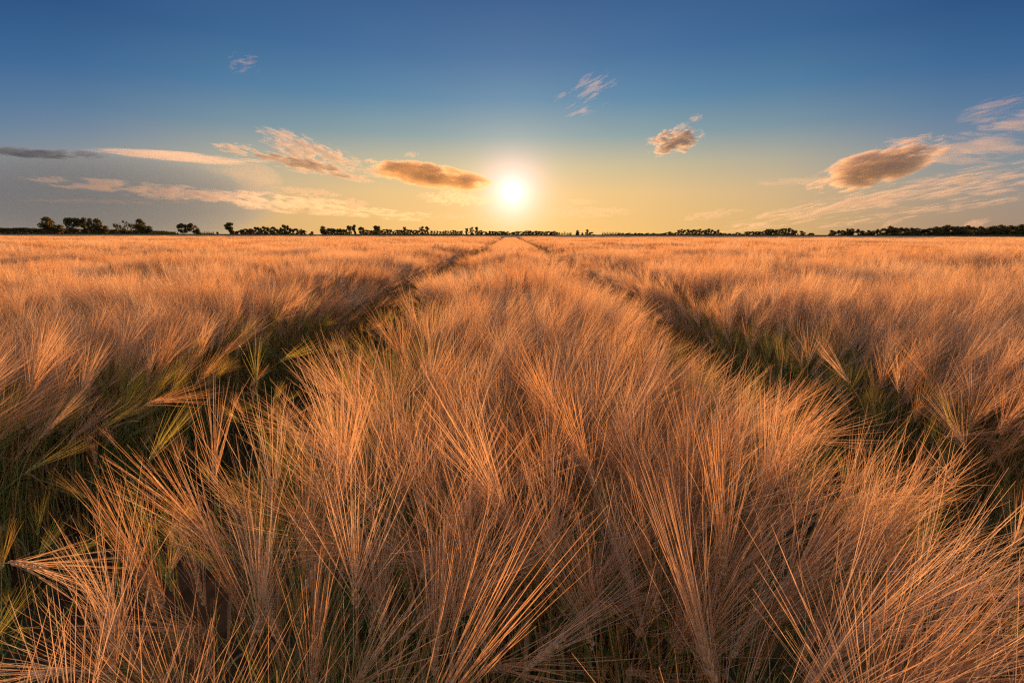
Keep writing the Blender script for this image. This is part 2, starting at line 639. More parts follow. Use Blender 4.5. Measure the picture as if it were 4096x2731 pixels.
# ---- plants near the camera
r = np.random.default_rng(21)
NEAR = 4.2
P = []
cell = 0.047
gx = np.arange(-6.0, 6.0, cell)
gy = np.arange(-0.5, NEAR, cell)
X, Y = np.meshgrid(gx, gy)
X = (X + r.uniform(-0.5, 0.5, X.shape) * cell).ravel()
Y = (Y + r.uniform(-0.5, 0.5, Y.shape) * cell).ravel()
wob = 0.08 * (vnoise(X * 2.1 + 5, Y * 1.3 + 2) - 0.5)
keep = in_view(X, Y, 0.75) & ~in_track(X, wob)
keep &= ~((np.hypot(X, Y) < 0.31) | (Y < 0.12))                       # where the photographer stands
X, Y = X[keep], Y[keep]
T, H = lean_of(X, Y, r)
a = np.abs(X)
near_gap = np.minimum(np.abs(a - INNER), np.abs(a - np.where(X < 0, OUTER_L, OUTER_R)))
pg = np.where(near_gap < 0.16, 0.55, 0.10) + 0.55 * np.clip((vnoise(X * 1.7 + 11, Y * 1.7 + 23) - 0.62) * 5, 0, 1)
G = r.random(len(X)) < pg
SC = 1.0 + r.normal(0, 0.04, len(X)) - np.abs(r.normal(0, 0.11, len(X))) * (r.random(len(X)) < 0.6) + 0.10 * (vnoise(X * 0.8 + 3, Y * 0.8 + 60) - 0.5)
SC -= 0.10 * np.clip((a - 0.42) / 0.29, 0, 1) ** 2 * (a < INNER) + 0.10 * np.clip((1.9 - a) / 0.4, 0, 1) * (a > 1.2) + 0.03 * np.clip(Y - 1.0, 0, 1)
near = [[x, y, 0.0, h, s, pick(t, g, r)] for x, y, t, h, s, g in zip(X, Y, T, H, SC, G)]
# short green stragglers left in the wheel tracks
for _ in range(1300):
    y = r.uniform(0.3, 9.0)
    s = r.choice((-1, 1))
    x = s * r.uniform(INNER - 0.02, OUTER_R + (0.20 if s < 0 else 0.05))
    if abs(abs(x) - 1.09) < 0.18 and r.random() < 0.6:
        continue
    near.append([x, y, 0.0, r.uniform(0, 6.28), r.uniform(0.40, 0.72), pick(r.uniform(5, 70), r.random() < 0.8, r)])

# plants one can single out in the photograph: picture position of the ear's base, kind, heading, size
f = LENS / 36 * 2352
cp, spi = math.cos(R(PITCH)), math.sin(R(PITCH))


def at(px, py, z):
    u, v = (px - 1176) / f, (784 - py) / f
    dx, dy, dz = u, cp + v * spi, -spi + v * cp
    t = (z - CAMZ) / dz
    return dx * t + CAMX, dy * t


def idx(tilt, k=0):
    return [i for i in RIPE if PLANTS[i][0] == tilt][k]


HERO = [
    (1272, 1325, idx(6, 1), 1.6, 1.0, 'upright ripe barley plant with a plump ear facing the camera at bottom centre'),
    (1195, 1255, idx(27, 0), 2.5, 1.0, 'ripe barley plant left of the plump upright ear, its ear leaning up and left'),
    (1120, 1265, idx(16, 0), 1.9, 0.97, 'barley plant with a short ear just left of the leaning ear at bottom centre'),
    (1330, 1390, idx(40, 1), 0.45, 0.97, 'barley plant with a thick ear leaning right below the plump upright ear'),
    (1050, 1390, idx(27, 1), 2.7, 0.98, 'barley plant with a dark ear leaning left low at bottom centre'),
    (1120, 1500, idx(16, 1), 1.8, 0.95, 'barley plant with an ear low beside bare brown stems at the bottom edge'),
    (176, 1535, idx(96, 0), 3.1, 1.0, 'barley plant whose pale ear lies flat and points left in the bottom left corner'),
    (272, 1540, idx(6, 0), 1.4, 1.0, 'barley plant with an upright tan ear just right of the flat ear, bottom left'),
    (30, 1290, idx(96, 1), 0.05, 0.95, 'barley plant with a drooping ear pointing right at the left edge of the photo'),
    (500, 1110, idx(6, 1), 1.2, 1.0, 'pale barley plant standing upright at the left edge of the central strip'),
    (790, 1125, idx(6, 0), 1.5, 1.02, 'barley plant with a tall reddish ear in the middle of the central strip, left half'),
    (655, 1000, SPLAY, 0.6, 1.05, 'barley plant with a dark ear and few awns spread wide like a star, left'),
    (2200, 1125, SPLAY, 2.2, 0.95, 'barley plant with an ear splayed like a star over the right wheel track'),
    (650, 830, GREEN[2], 0.1, 1.12, 'green barley plant with yellow awns pointing right over the left wheel track'),
    (595, 880, GREEN[0], 1.7, 1.05, 'small green barley plant with an upright awn fan in the left wheel track'),
    (350, 1060, GREEN[1], 0.6, 1.05, 'low green barley plant with a V of awns deep in the left wheel track'),
    (1720, 975, GREEN[1], 1.0, 1.1, 'yellow green barley plant at the right edge of the central strip'),
    (340, 930, idx(74, 0), 0.3, 1.0, 'barley plant with reddish awns sweeping right across the left wheel track'),
    (100, 900, idx(96, 0), 0.0, 1.0, 'barley plant with a long flat awn fan pointing right at the left edge'),
    (1960, 880, idx(40, 0), 2.4, 1.0, 'reddish barley plant leaning left over the far side of the right track'),
]
heroes = []
for (px, py, i, head, sc, lab) in HERO:
    top = PLANTS[i][2]['top'] * sc
    x, y = at(px, py, top[2])
    bx = x - (math.cos(head) * top[0] - math.sin(head) * top[1])
    by = y - (math.sin(head) * top[0] + math.cos(head) * top[1])
    heroes.append((bx, by, head, sc, i, lab, x, y))
    L0 = math.hypot(x, y)
    keepers = []
    for p in near:            # clear what would hide it
        dx_, dy_ = p[0] - x, p[1] - y
        along = (dx_ * x + dy_ * y) / L0
        across = abs(dx_ * y - dy_ * x) / L0
        if (-0.48 < along < 0.02 and across < 0.085) if len(heroes) <= 8 else (-0.30 < along < 0.03 and across < 0.055):
            continue
        keepers.append(p)
    near = keepers

# nearest first: these are built one by one
def size_key(p):
    x, y = p[0] - CAMX, p[1]
    zc = y * cp - (0.85 - CAMZ) * spi
    yc = y * spi + (0.85 - CAMZ) * cp
    if zc < 0.15 or abs(x) > 1.08 * zc or yc < -0.80 * zc or yc > 0.75 * zc:
        return 1e9
    return math.sqrt(x * x + y * y + 0.25)


keys = np.array([size_key(p) for p in near])
order = np.argsort(keys, kind='stable')
N_SOLO = 300 - len(HERO)
solo = [near[i] for i in order[:N_SOLO]]
rest = [near[i] for i in order[N_SOLO:]]

for (bx, by, head, sc, i, lab, _x, _y) in heroes:
    build_plant(i, bx, by, 0, head, sc, True, lab, 'barley plants in the near field')
wanted = []
for k, p in enumerate(solo):
    x, y, z, h, s, i = p
    zc_ = y * cp - (0.9 - CAMZ) * spi
    u_ = (x - CAMX) / zc_ * f / 1176
    v_ = (y * spi + (0.9 - CAMZ) * cp) / zc_
    side = ['far left', 'left', 'left of centre', 'centre', 'right of centre', 'right', 'far right'][int(np.clip((u_ + 1) * 3.5, 0, 6))]
    row = 'bottom edge' if v_ < -0.60 else ('second rank' if v_ < -0.52 else ('third rank' if v_ < -0.44 else 'lower third'))
    hd = h % (2 * math.pi)
    way = ['right', 'away', 'left', 'forward'][int(((hd + math.pi / 4) % (2 * math.pi)) // (math.pi / 2))]
    if PLANTS[i][1]:
        lab = f'{["short", "leaning", "nodding"][GREEN.index(i)]} greenish barley plant among the ripe ones {row}, {side}'
    else:
        lean = 'upright' if PLANTS[i][0] < 20 else ('leaning' if PLANTS[i][0] < 50 else 'nodding')
        fan = ['plain awn fan', 'wide awn fan', 'narrow awn tuft'][RIPE.index(i) % 3] if i in RIPE else 'splayed awns'
        lab = f'barley plant, upright {fan}, {row}, {side}' if lean == 'upright' else f'barley plant, {fan} {lean} {way}, {row}, {side}'
    wanted.append((lab, u_, (i, x, y, z, h, s, k < 70)))
ORD = ['leftmost', 'second from left', 'third from left', 'fourth from left', 'fifth from left', 'sixth from left', 'seventh from left', 'eighth from left',
       'ninth from left', 'tenth from left', 'eleventh from left', 'twelfth from left', 'thirteenth from left', 'fourteenth from left']
for lab in sorted({q[0] for q in wanted}):
    same = sorted((q for q in wanted if q[0] == lab), key=lambda q: q[1])
    for n_, (_l, _u, args) in enumerate(same):
        tail = '' if len(same) == 1 else ', ' + ('rightmost' if n_ == len(same) - 1 else ORD[min(n_, len(ORD) - 1)])
        build_plant(*args, lab + tail, 'barley plants in the near field')


# ---- the rest of the barley: one mass, instanced
def scatter(name, protos, pts, rot, scl, ids, **props):
    pc = bpy.data.collections.new(name + '_kinds')
    for k, me in enumerate(protos):
        pc.objects.link(bpy.data.objects.new(f'{name}_{k:03d}', me))
    me = bpy.data.meshes.new(name)
    me.vertices.add(len(pts))
    me.vertices.foreach_set('co', np.asarray(pts, np.float32).ravel())
    for nm, tp, key, dat in (('rot', 'FLOAT_VECTOR', 'vector', rot), ('scl', 'FLOAT_VECTOR', 'vector', scl), ('kid', 'INT', 'value', ids)):
        at_ = me.attributes.new(nm, tp, 'POINT')
        at_.data.foreach_set(key, np.asarray(dat, np.int32 if tp == 'INT' else np.float32).ravel())
    me.update()
    o = link(name, me, kind='stuff', **props)
    g = bpy.data.node_groups.new(name, 'GeometryNodeTree')
    g.interface.new_socket('Geometry', in_out='INPUT', socket_type='NodeSocketGeometry')
    g.interface.new_socket('Geometry', in_out='OUTPUT', socket_type='NodeSocketGeometry')
    gi, go = g.nodes.new('NodeGroupInput'), g.nodes.new('NodeGroupOutput')
    ci = g.nodes.new('GeometryNodeCollectionInfo')
    ci.inputs['Collection'].default_value = pc
    ci.inputs['Separate Children'].default_value = True
    ci.inputs['Reset Children'].default_value = True
    ip = g.nodes.new('GeometryNodeInstanceOnPoints')
    ip.inputs['Pick Instance'].default_value = True
    e2r = g.nodes.new('FunctionNodeEulerToRotation')

    def attr(nm, tp):
        n = g.nodes.new('GeometryNodeInputNamedAttribute')
        n.data_type = tp
        n.inputs[0].default_value = nm
        return [s for s in n.outputs if s.enabled and s.name == 'Attribute'][0]
    g.links.new(gi.outputs[0], ip.inputs['Points'])
    g.links.new(ci.outputs[0], ip.inputs['Instance'])
    g.links.new(attr('kid', 'INT'), ip.inputs['Instance Index'])
    g.links.new(attr('rot', 'FLOAT_VECTOR'), e2r.inputs[0])
    g.links.new(e2r.outputs[0], ip.inputs['Rotation'])
    g.links.new(attr('scl', 'FLOAT_VECTOR'), ip.inputs['Scale'])
    g.links.new(ip.outputs[0], go.inputs[0])
    md = o.modifiers.new('scatter', 'NODES')
    md.node_group = g
    return o


protos = [joined(p, g) for (_t, g, p) in PLANTS]
A = np.array([p[:5] for p in rest])
scatter('barley_crop', protos, A[:, :3], np.stack([np.zeros(len(A)), np.zeros(len(A)), A[:, 3]], 1), np.repeat(A[:, 4:5], 3, 1),
        [p[5] for p in rest], label='dense ripe barley standing behind the nearest plants', category='barley')


# ---- coarser patches further out
def patch(size_x, size_y, count, n_awn, width, lean, seed, awn_segs=2, jitter=0.28, stem_w=0.003):
    r = np.random.default_rng(seed)
    mb = MB()
    for _ in range(count):
        x, y = r.uniform(-size_x / 2, size_x / 2), r.uniform(-size_y / 2, size_y / 2)
        lx, ly = lean[0] + r.normal(0, jitter), lean[1] + r.normal(0, jitter)
        th, hd = min(math.hypot(lx, ly), 1.7), math.atan2(ly, lx)
        hv = np.array([math.cos(hd), math.sin(hd), 0])
        d = hv * math.sin(th) + np.array([0, 0, 1]) * math.cos(th)
        h = 0.80 * (r.normal(1, 0.045) - (abs(r.normal(0, 0.10)) if r.random() < 0.5 else 0))
        top = np.array([x, y, h - 0.1 * math.sin(th) ** 2]) + hv * (0.05 + 0.16 * math.sin(th))
        mid = np.array([x, y, h * 0.55])
        ribbon(mb, [(x, y, 0), mid, top], [stem_w] * 3, r.normal(size=3), 0)
        ee = top + d * 0.065
        sd = norm(np.cross(d, r.normal(size=3)))
        sd2 = np.cross(d, sd)
        wv = max(0.006, width * 2)
        mb.add([top, top + d * 0.03 + sd * wv, top + d * 0.03 - sd * wv * .5 + sd2 * wv * .8, top + d * 0.03 - sd * wv * .5 - sd2 * wv * .8, ee],
               [(0, 1, 2), (0, 2, 3), (0, 3, 1), (4, 2, 1), (4, 3, 2), (4, 1, 3)], 1)
        for _a in range(n_awn):
            q = r.uniform(0, 2 * math.pi)
            o = math.cos(q) * sd + math.sin(q) * sd2
            a = R(abs(r.normal(13, 6)))
            ad = norm(d * math.cos(a) + o * math.sin(a))
            ln = 0.18 * r.uniform(0.75, 1.12)
            b = top + d * r.uniform(0.02, 0.065)
            bend = o * r.normal(0.03, 0.06) + np.array([0, 0, r.normal(-0.02, 0.04)])
            tt = np.linspace(0, 1, awn_segs + 1)[:, None]
            ribbon(mb, b + ad * ln * tt + bend * ln * tt ** 2, np.linspace(width, width * 0.35, awn_segs + 1), r.normal(size=3), 2)
    return mb.mesh('barley_patch', [M['stem'], M['kernel'], M['awn']])


r = np.random.default_rng(5)
SZ = 0.30
mid_protos = [patch(SZ, SZ, 35, 22, 0.0014, ln, 40 + k) for k, ln in enumerate(
    [(0.15, 0.0), (0.4, 0.1), (0.6, -0.1), (0.1, 0.35), (0.3, 0.0), (0.5, 0.0), (0.45, 0.2)])]
pts, rot, scl, ids = [], [], [], []
FAR1 = 15.0
for y in np.arange(NEAR + SZ / 2 - 0.02, FAR1, SZ):
    xm = 1.13 * y + 1.5
    xs_ = list(np.arange(-0.56, 0.57, SZ * 0.933)) + list(np.arange(OUTER_R + SZ / 2, xm, SZ)) + list(-np.arange(OUTER_L + SZ / 2, xm, SZ))
    for x in xs_:
        jx, jy = r.uniform(-0.04, 0.04, 2)
        edge = abs(abs(x) - 0.56) < 0.02 or INNER < abs(x) < (OUTER_R if x > 0 else OUTER_L) + SZ
        if edge:
            k = 5 + int(r.integers(0, 2))
            right = (x > 0) == (abs(x) < 1)
            rz = (0 if right else math.pi) + r.normal(0, 0.3)
        else:
            k = int(r.integers(0, 5))
            rz = r.normal(0, 0.45) + 1.6 * (vnoise(x * 0.35 + 3, y * 0.2 + 8) - 0.5)
        pts.append((x + jx, y + jy, 0))
        rot.append((0, 0, rz))
        hs = 1 + 0.20 * (vnoise(x * 0.8 + 3, y * 0.5 + 60) - 0.5) + 0.10 * (vnoise(x * 0.25, y * 0.2 + 6) - 0.5) + r.normal(0, 0.065) - (0.09 if edge else 0.03)
        scl.append((1.08, 1.08, hs))
        ids.append(k)
scatter('barley_field', mid_protos, pts, rot, scl, ids, label='ripe barley field in the middle distance on both sides of the tracks', category='barley')

SZ2 = 0.9
far_protos = [patch(SZ2, SZ2, 120, 11, 0.0045, ln, 70 + k, 1, 0.28, 0.006) for k, ln in enumerate([(0.15, 0.0), (0.45, 0.1), (0.3, -0.2), (0.55, 0.0)])]
strip_protos = [patch(1.42, SZ2, 200, 11, 0.0045, ln, 90 + k, 1, 0.3, 0.006) for k, ln in enumerate([(0.2, 0.0), (0.3, 0.1)])]
FAR2 = 75.0
pts, rot, scl, ids = [], [], [], []
for y in np.arange(FAR1 + SZ2 / 2 - 0.1, FAR2, SZ2):
    xm = 1.13 * y + 3
    sx_ = 1.0
    pts.append((0, y, 0)); rot.append((0, 0, math.pi * int(r.integers(0, 2)) * 0)); scl.append((1, 1, 1)); ids.append(4 + int(r.integers(0, 2)))
    for x in np.arange(1.60 + SZ2 / 2, xm, SZ2):
        for s in (-1, 1):
            pts.append((s * x, y + r.uniform(-0.1, 0.1), 0))
            rot.append((0, 0, r.normal(0, 0.3) if x > 2.5 else 0.0))
            scl.append((1.1, 1.1, 1 + 0.24 * (vnoise(s * x * 0.25 + 3, y * 0.12 + 60) - 0.5) + r.normal(0, 0.05)))
            ids.append(int(r.integers(0, 4)))
scatter('barley_field', far_protos + strip_protos, pts, rot, scl, ids, label='ripe barley field stretching away towards the horizon', category='barley')

# ---- the crop's top surface where single plants no longer show
mb = MB()
ys = np.concatenate([np.linspace(FAR2 - 1, 140, 90), np.linspace(142, FIELD_END, 90)])
us = np.linspace(-1.35, 1.35, 240)
V = []
for y in ys:
    xs_ = us * (y + 40)
    zz = 0.86 + 0.10 * (vnoise(xs_ * 0.25, np.full_like(xs_, y * 0.35)) - 0.5) + 0.14 * (vnoise(xs_ * 0.03 + 4, np.full_like(xs_, y * 0.05)) - 0.5) + rng.normal(0, 0.035, len(xs_))
    V += list(zip(xs_, [y] * len(xs_), zz))
n = len(us)
mb.add(V, [(i * n + j, i * n + j + 1, (i + 1) * n + j + 1, (i + 1) * n + j) for i in range(len(ys) - 1) for j in range(n - 1)])
link('barley_field', mb.mesh('barley_field', [M['canopy']]), kind='stuff', label='far end of the ripe barley field below the tree line', category='barley')


# ------------------------------------------------------------------ trees along the horizon
F4 = LENS / 36 * 4096


def crown_mesh(seed, shape, leaf=0.035, count=2600, red=False):
    """a crown of leaf clumps in a unit box: x, y in -0.5..0.5, z in 0..1"""
    r = np.random.default_rng(seed)
    lobes = []
    if shape == 'round':
        n, z0, z1 = 16, 0.20, 0.90
    elif shape == 'full':
        n, z0, z1 = 16, 0.08, 0.92
    elif shape == 'wind':
        n, z0, z1 = 18, 0.24, 0.90
    elif shape == 'column':
        n, z0, z1 = 8, 0.28, 0.93
    elif shape == 'sparse':
        n, z0, z1 = 12, 0.35, 0.93
    else:                                   # bush
        n, z0, z1 = 11, 0.05, 0.80
    for _ in range(n):
        u = r.random()
        z = z0 + (z1 - z0) * u
        wid = 0.36 * math.sin(math.pi * (0.22 + 0.70 * u)) ** 0.7
        if shape == 'bush':
            wid = 0.38 * math.cos(u * 1.3)
        q = r.uniform(0, 6.283)
        rad = wid * math.sqrt(r.random())
        cx, cy = rad * math.cos(q), rad * math.sin(q)
        if shape == 'wind':                 # combed over to the right
            cx += (z - 0.65) * -0.25 + 0.03
            z = z - 0.22 * max(0, cx) - 0.05 * abs(cx)
        lobes.append((cx, cy, z, r.uniform(0.10, 0.19) * (0.7 if shape == 'sparse' else 1.0)))
    if shape == 'sparse':
        count = count // 4
    mb = MB()
    L = np.array(lobes)
    w = L[:, 3] ** 2
    w /= w.sum()
    for _ in range(count):
        c = L[r.choice(len(L), p=w)]
        d = norm(r.normal(size=3))
        p = c[:3] + d * c[3] * r.uniform(0.45, 1.08) * np.array([1.0, 1.0, 0.8])
        a = norm(r.normal(size=3) + np.array([0.2, 0, 0]))
        b = norm(np.cross(a, r.normal(size=3)))
        k = leaf * r.uniform(0.6, 1.4)
        mb.add([p - a * k - b * k * .5, p + a * k * .3 - b * k * .8, p + a * k + b * k * .3, p - a * k * .2 + b * k * .8], [(0, 1, 2, 3)])
    return mb.mesh('crown', [M['foliage_red'] if red else M['foliage']])


def trunk_mesh(seed, shape):
    r = np.random.default_rng(seed)
    mb = MB()
    h = {'bush': 0.35, 'full': 0.5, 'round': 0.62, 'wind': 0.62, 'column': 0.6, 'sparse': 0.75}[shape]
    th = {'bush': 0.02, 'column': 0.022}.get(shape, 0.028)
    lean = 0.03 if shape == 'wind' else 0.0
    pts = [(r.normal(0, 0.008) + lean * z, r.normal(0, 0.008), z * h) for z in np.linspace(0, 1, 6)]
    pts[0] = (0, 0, -0.03)
    tube(mb, pts, np.linspace(th, th * 0.45, 6), 7)
    for _ in range(9 if shape == 'sparse' else 6):
        z = r.uniform(0.4, 0.95)
        b = np.array([lean * z, 0, z * h])
        q = r.uniform(0, 6.283)
        e = b + np.array([math.cos(q) * 0.25, math.sin(q) * 0.25, r.uniform(0.12, 0.32)])
        m_ = (b + e) / 2 + np.array([0, 0, 0.03])
        tube(mb, [b, m_, e], [th * 0.4, th * 0.28, th * 0.12], 5)
    return mb.mesh('trunk', [M['bark']], True)


KINDS = {}
for shp, nv in (('round', 3), ('full', 3), ('wind', 4), ('column', 2), ('sparse', 2), ('bush', 3)):
    KINDS[shp] = [(crown_mesh(300 + 7 * k + 50 * len(KINDS), shp, 0.05 if shp in ('bush', 'column') else 0.036,
                              700 if shp in ('bush', 'column') else 1700), trunk_mesh(400 + k, shp)) for k in range(nv)]
RED = crown_mesh(991, 'bush', 0.05, 500, True)
tree_n = 0


def tree(px, wpx, top, shp, label, group=None, dist=430, name='tree', base=945, red=False):
    """px, width and top in the photograph's 4096-pixel frame; stands on the ground at `dist` metres"""
    global tree_n
    tree_n += 1
    zc = dist * cp
    x = (px - 2048) / F4 * zc
    hgt = (941.5 - top) * dist / (F4 * 1.048) + CAMZ
    wid = wpx / F4 * zc * 1.12
    k = tree_n % len(KINDS[shp])
    c, t = KINDS[shp][k]
    props = dict(label=label, category='bush' if shp == 'bush' else 'tree')
    if group:
        props['group'] = group
    o = empty(name, (x, dist, -0.03), random.uniform(-0.5, 0.5) if shp != 'wind' else random.uniform(-0.25, 0.25), (wid, wid, hgt / 0.99), **props)
    link('trunk', t, o)
    link('crown', RED if red else c, o)
    return o


g1, g2 = 'big trees on the left horizon', 'trees along the horizon'
for args in [
    (224, 84, 873, 'wind', 'leftmost of the big trees on the horizon, broad crown standing alone', g1, 390),
    (313, 70, 874, 'round', 'wide dense tree, first of the clump right of the lone leftmost tree', g1, 392),
    (357, 36, 874, 'round', 'slender tall tree pressed against the wide dense tree on the left horizon', g1, 398),
    (384, 38, 880, 'wind', 'thin airy tree in the middle of the left clump of trees', g1, 388),
    (418, 64, 879, 'wind', 'last tree of the left clump, its crown sloping down to the right', g1, 390),
    (492, 32, 887, 'sparse', 'left one of two nearly bare thin trees on the left horizon', g1, 400),
    (518, 30, 886, 'sparse', 'right one of two nearly bare thin trees on the left horizon', g1, 400),
    (553, 36, 886, 'sparse', 'thin half leafy tree beside the broad tree on the left horizon', g1, 396),
    (587, 66, 880, 'wind', 'broad dense tree right of the nearly bare thin trees', g1, 392),
    (744, 40, 891, 'round', 'left tree of a round pair standing apart on the left horizon', g1, 430),
    (788, 44, 892, 'wind', 'right tree of a round pair standing apart on the left horizon', g1, 430),
    (932, 48, 893, 'round', 'single leafy tree at the left end of the long wood', g1, 440),
    (1306, 42, 907, 'wind', 'bushy tree just right of the long wood on the left', g2, 520),
    (1407, 27, 904, 'round', 'left half of a tree pair above the low hedge, left of the sun', g2, 540),
    (1427, 24, 901, 'round', 'taller right half of a tree pair above the low hedge, left of the sun', g2, 540),
    (1455, 26, 905, 'round', 'single round tree just right of the tree pair above the low hedge', g2, 540),
    (1516, 38, 904, 'round', 'round tree standing alone midway along the hedge left of the sun', g2, 540),
    (1629, 22, 908, 'full', 'narrow tall tree rising from the hedge left of the sun', g2, 560),
    (1697, 28, 908, 'full', 'left one of two merged broad trees left of the sun', g2, 560),
    (1717, 28, 909, 'full', 'right one of two merged broad trees left of the sun', g2, 560),
    (1877, 22, 913, 'full', 'lowest of three tall trees nearest the sun on its left', g2, 600),
    (1896, 20, 910, 'full', 'middle one of three tall trees nearest the sun on its left', g2, 600),
    (1915, 20, 910, 'full', 'right one of three tall trees nearest the sun on its left', g2, 600),
    (2126, 30, 923, 'full', 'low bushy tree just right below the sun', g2, 640),
    (2319, 22, 921, 'wind', 'leaning round tree right of the row of narrow trees', g2, 640),
    (2357, 19, 919, 'full', 'tall dark round tree right of the sun with a bush at its side', g2, 640),
    (3220, 26, 920, 'wind', 'small round tree at the right end of the middle right wood', g2, 560),
    (3338, 38, 920, 'wind', 'low dark tree standing apart left of the right hand tree line', g2, 480),
]:
    tree(*args)
for args in [
    (476, 38, 919, 'bush', 'dark bush at the foot of the two nearly bare trees', None, 386),
    (882, 18, 929, 'bush', 'round bush left of the single leafy tree by the long wood', None, 450),
    (1259, 26, 925, 'bush', 'low bush in the gap right of the long wood', None, 540),
    (2374, 30, 927, 'bush', 'wide low bush leaning on the tall dark tree right of the sun', None, 640),
    (2338, 16, 930, 'bush', 'bush right of the leaning round tree near the sun', None, 640),
    (3256, 38, 928, 'bush', 'flat low bush right of the middle right wood', None, 560),
    (2670, 26, 930, 'bush', 'green bush beside the small farm roofs', None, 520),
]:
    tree(*args, name='bush')
tree(1012, 0.001 + 22, 919, 'bush', 'reddish round bush at the left end of the long wood', None, 455, name='bush', red=True)

rr = np.random.default_rng(77)


def ordinal(n):
    unit = ['', 'first', 'second', 'third', 'fourth', 'fifth', 'sixth', 'seventh', 'eighth', 'ninth', 'tenth', 'eleventh', 'twelfth', 'thirteenth',
            'fourteenth', 'fifteenth', 'sixteenth', 'seventeenth', 'eighteenth', 'nineteenth']
    n += 1
    if n < 20:
        w_ = unit[n]
    else:
        t_, u_ = divmod(n, 10)
        w_ = (['', '', 'twenty', 'thirty', 'forty'][t_] + '-' + unit[u_]) if u_ else ['', '', 'twentieth', 'thirtieth', 'fortieth'][t_]
    return 'leftmost' if n == 1 else w_ + ' from left'


def wood(x0, x1, tops, step, shp, label, group, dist, depth=25, wfac=2.0):
    """a row of trees whose tops follow the outline `tops` [(px, top), ...]"""
    x, n_ = x0, 0
    tx, ty = [a for a, _ in tops], [b for _, b in tops]
    while x <= x1:
        top = np.interp(x, tx, ty) + rr.normal(0, 1.8)
        s = shp if isinstance(shp, str) else shp[int(rr.integers(0, len(shp)))]
        tree(x, step * wfac * rr.uniform(0.8, 1.2), top, s, label + ', ' + ordinal(n_), group, dist + rr.uniform(0, depth))
        n_ += 1
        x += step * rr.uniform(0.75, 1.25)


wood(955, 1235, [(955, 925), (1010, 920), (1050, 909), (1120, 911), (1150, 903), (1160, 900), (1175, 910), (1215, 918), (1240, 932)], 13, ('full', 'bush', 'full'),
     'dark green tree in the long dense wood left of the sun', 'trees of the long wood on the left', 455)
wood(1322, 1400, [(1322, 917), (1400, 918)], 9, 'round', 'trimmed tree with bare trunk in the hedge row left of the sun', 'hedge row trees left of the sun', 560, 10)
wood(1462, 1690, [(1462, 922), (1560, 923), (1640, 919), (1690, 926)], 13, 'full', 'low tree of the hedge between the taller trees left of the sun', 'hedge trees left of the sun', 600)
wood(1735, 1862, [(1735, 924), (1862, 923)], 10, 'full', 'clipped hedge tree of even height left of the sun', 'clipped hedge trees left of the sun', 610, 8, 1.5)
wood(1930, 2240, [(1930, 925), (2050, 927), (2130, 925), (2240, 929)], 13, ('full', 'bush'), 'small dark tree in the low line under the sun', 'trees in the low line under the sun', 650)
wood(2245, 2300, [(2245, 928), (2300, 929)], 9, 'column', 'narrow upright tree in the short row right of the sun', 'narrow trees right of the sun', 640, 4, 1.0)
for k in range(11):
    tree(2419 + 6.3 * k, 6.0, 928.5 + 0.5 * (k % 3), 'column', 'slim roadside tree in the even row right of the sun, ' + ordinal(k), 'even row of roadside trees right of the sun', 700 )
wood(2488, 2722, [(2488, 933), (2560, 930), (2577, 929), (2640, 933), (2680, 928), (2722, 928)], 13, 'bush', 'low bush in the far hedge right of the roadside tree row', 'far hedge bushes on the right', 620)
wood(2724, 2890, [(2724, 919), (2740, 915), (2850, 917), (2885, 922), (2890, 928)], 12, ('full', 'full', 'bush'), 'tree of the dense round wood right of centre', 'trees of the round wood on the right', 520)
wood(2895, 2990, [(2895, 930), (2990, 931)], 12, 'bush', 'low bush between the two woods on the right', 'bushes between the woods on the right', 600)
wood(2996, 3200, [(2996, 926), (3020, 922), (3060, 925), (3080, 916), (3160, 913), (3190, 918), (3205, 927)], 12, ('full', 'wind', 'full'), 'tree of the low wood right of the round wood', 'trees of the second wood on the right', 500)
wood(3368, 3428, [(3368, 917), (3430, 914)], 16, 'wind', 'wind bent tree in the small clump of the right tree line', 'clump of wind bent trees on the right', 450, 12, 2.0)
wood(3445, 3530, [(3445, 914), (3490, 920), (3530, 919)], 17, 'wind', 'small wind bent tree with gaps beneath its crown', 'small wind bent trees on the right', 440, 12, 1.8)
wood(3552, 3690, [(3545, 907), (3600, 906), (3640, 908), (3690, 915)], 23, 'wind', 'wind combed tree of the right tree line with sky between its limbs', 'wind combed trees on the right', 410, 12, 1.9)
wood(3715, 4120, [(3700, 918), (3760, 904), (3810, 898), (3850, 905), (3870, 899), (3930, 904), (3960, 912), (3990, 899), (4120, 897)], 22, 'wind',
     'large wind combed tree in the long line at the right edge', 'large wind combed trees at the right edge', 400, 14, 2.4)
wood(3560, 4120, [(3560, 930), (3720, 928), (3860, 920), (4120, 918)], 15, 'bush', 'dark bush in the undergrowth below the wind combed trees', 'undergrowth bushes at the right', 398, 6, 2.2)
for n_, x in enumerate(list(range(612, 725, 10)) + list(range(812, 872, 9))):
    tree(x, 10, 931 + rr.normal(0, 0.6), 'column', 'small clipped round tree in the low orchard row on the left, ' + ordinal(n_), 'orchard row on the left', 470)

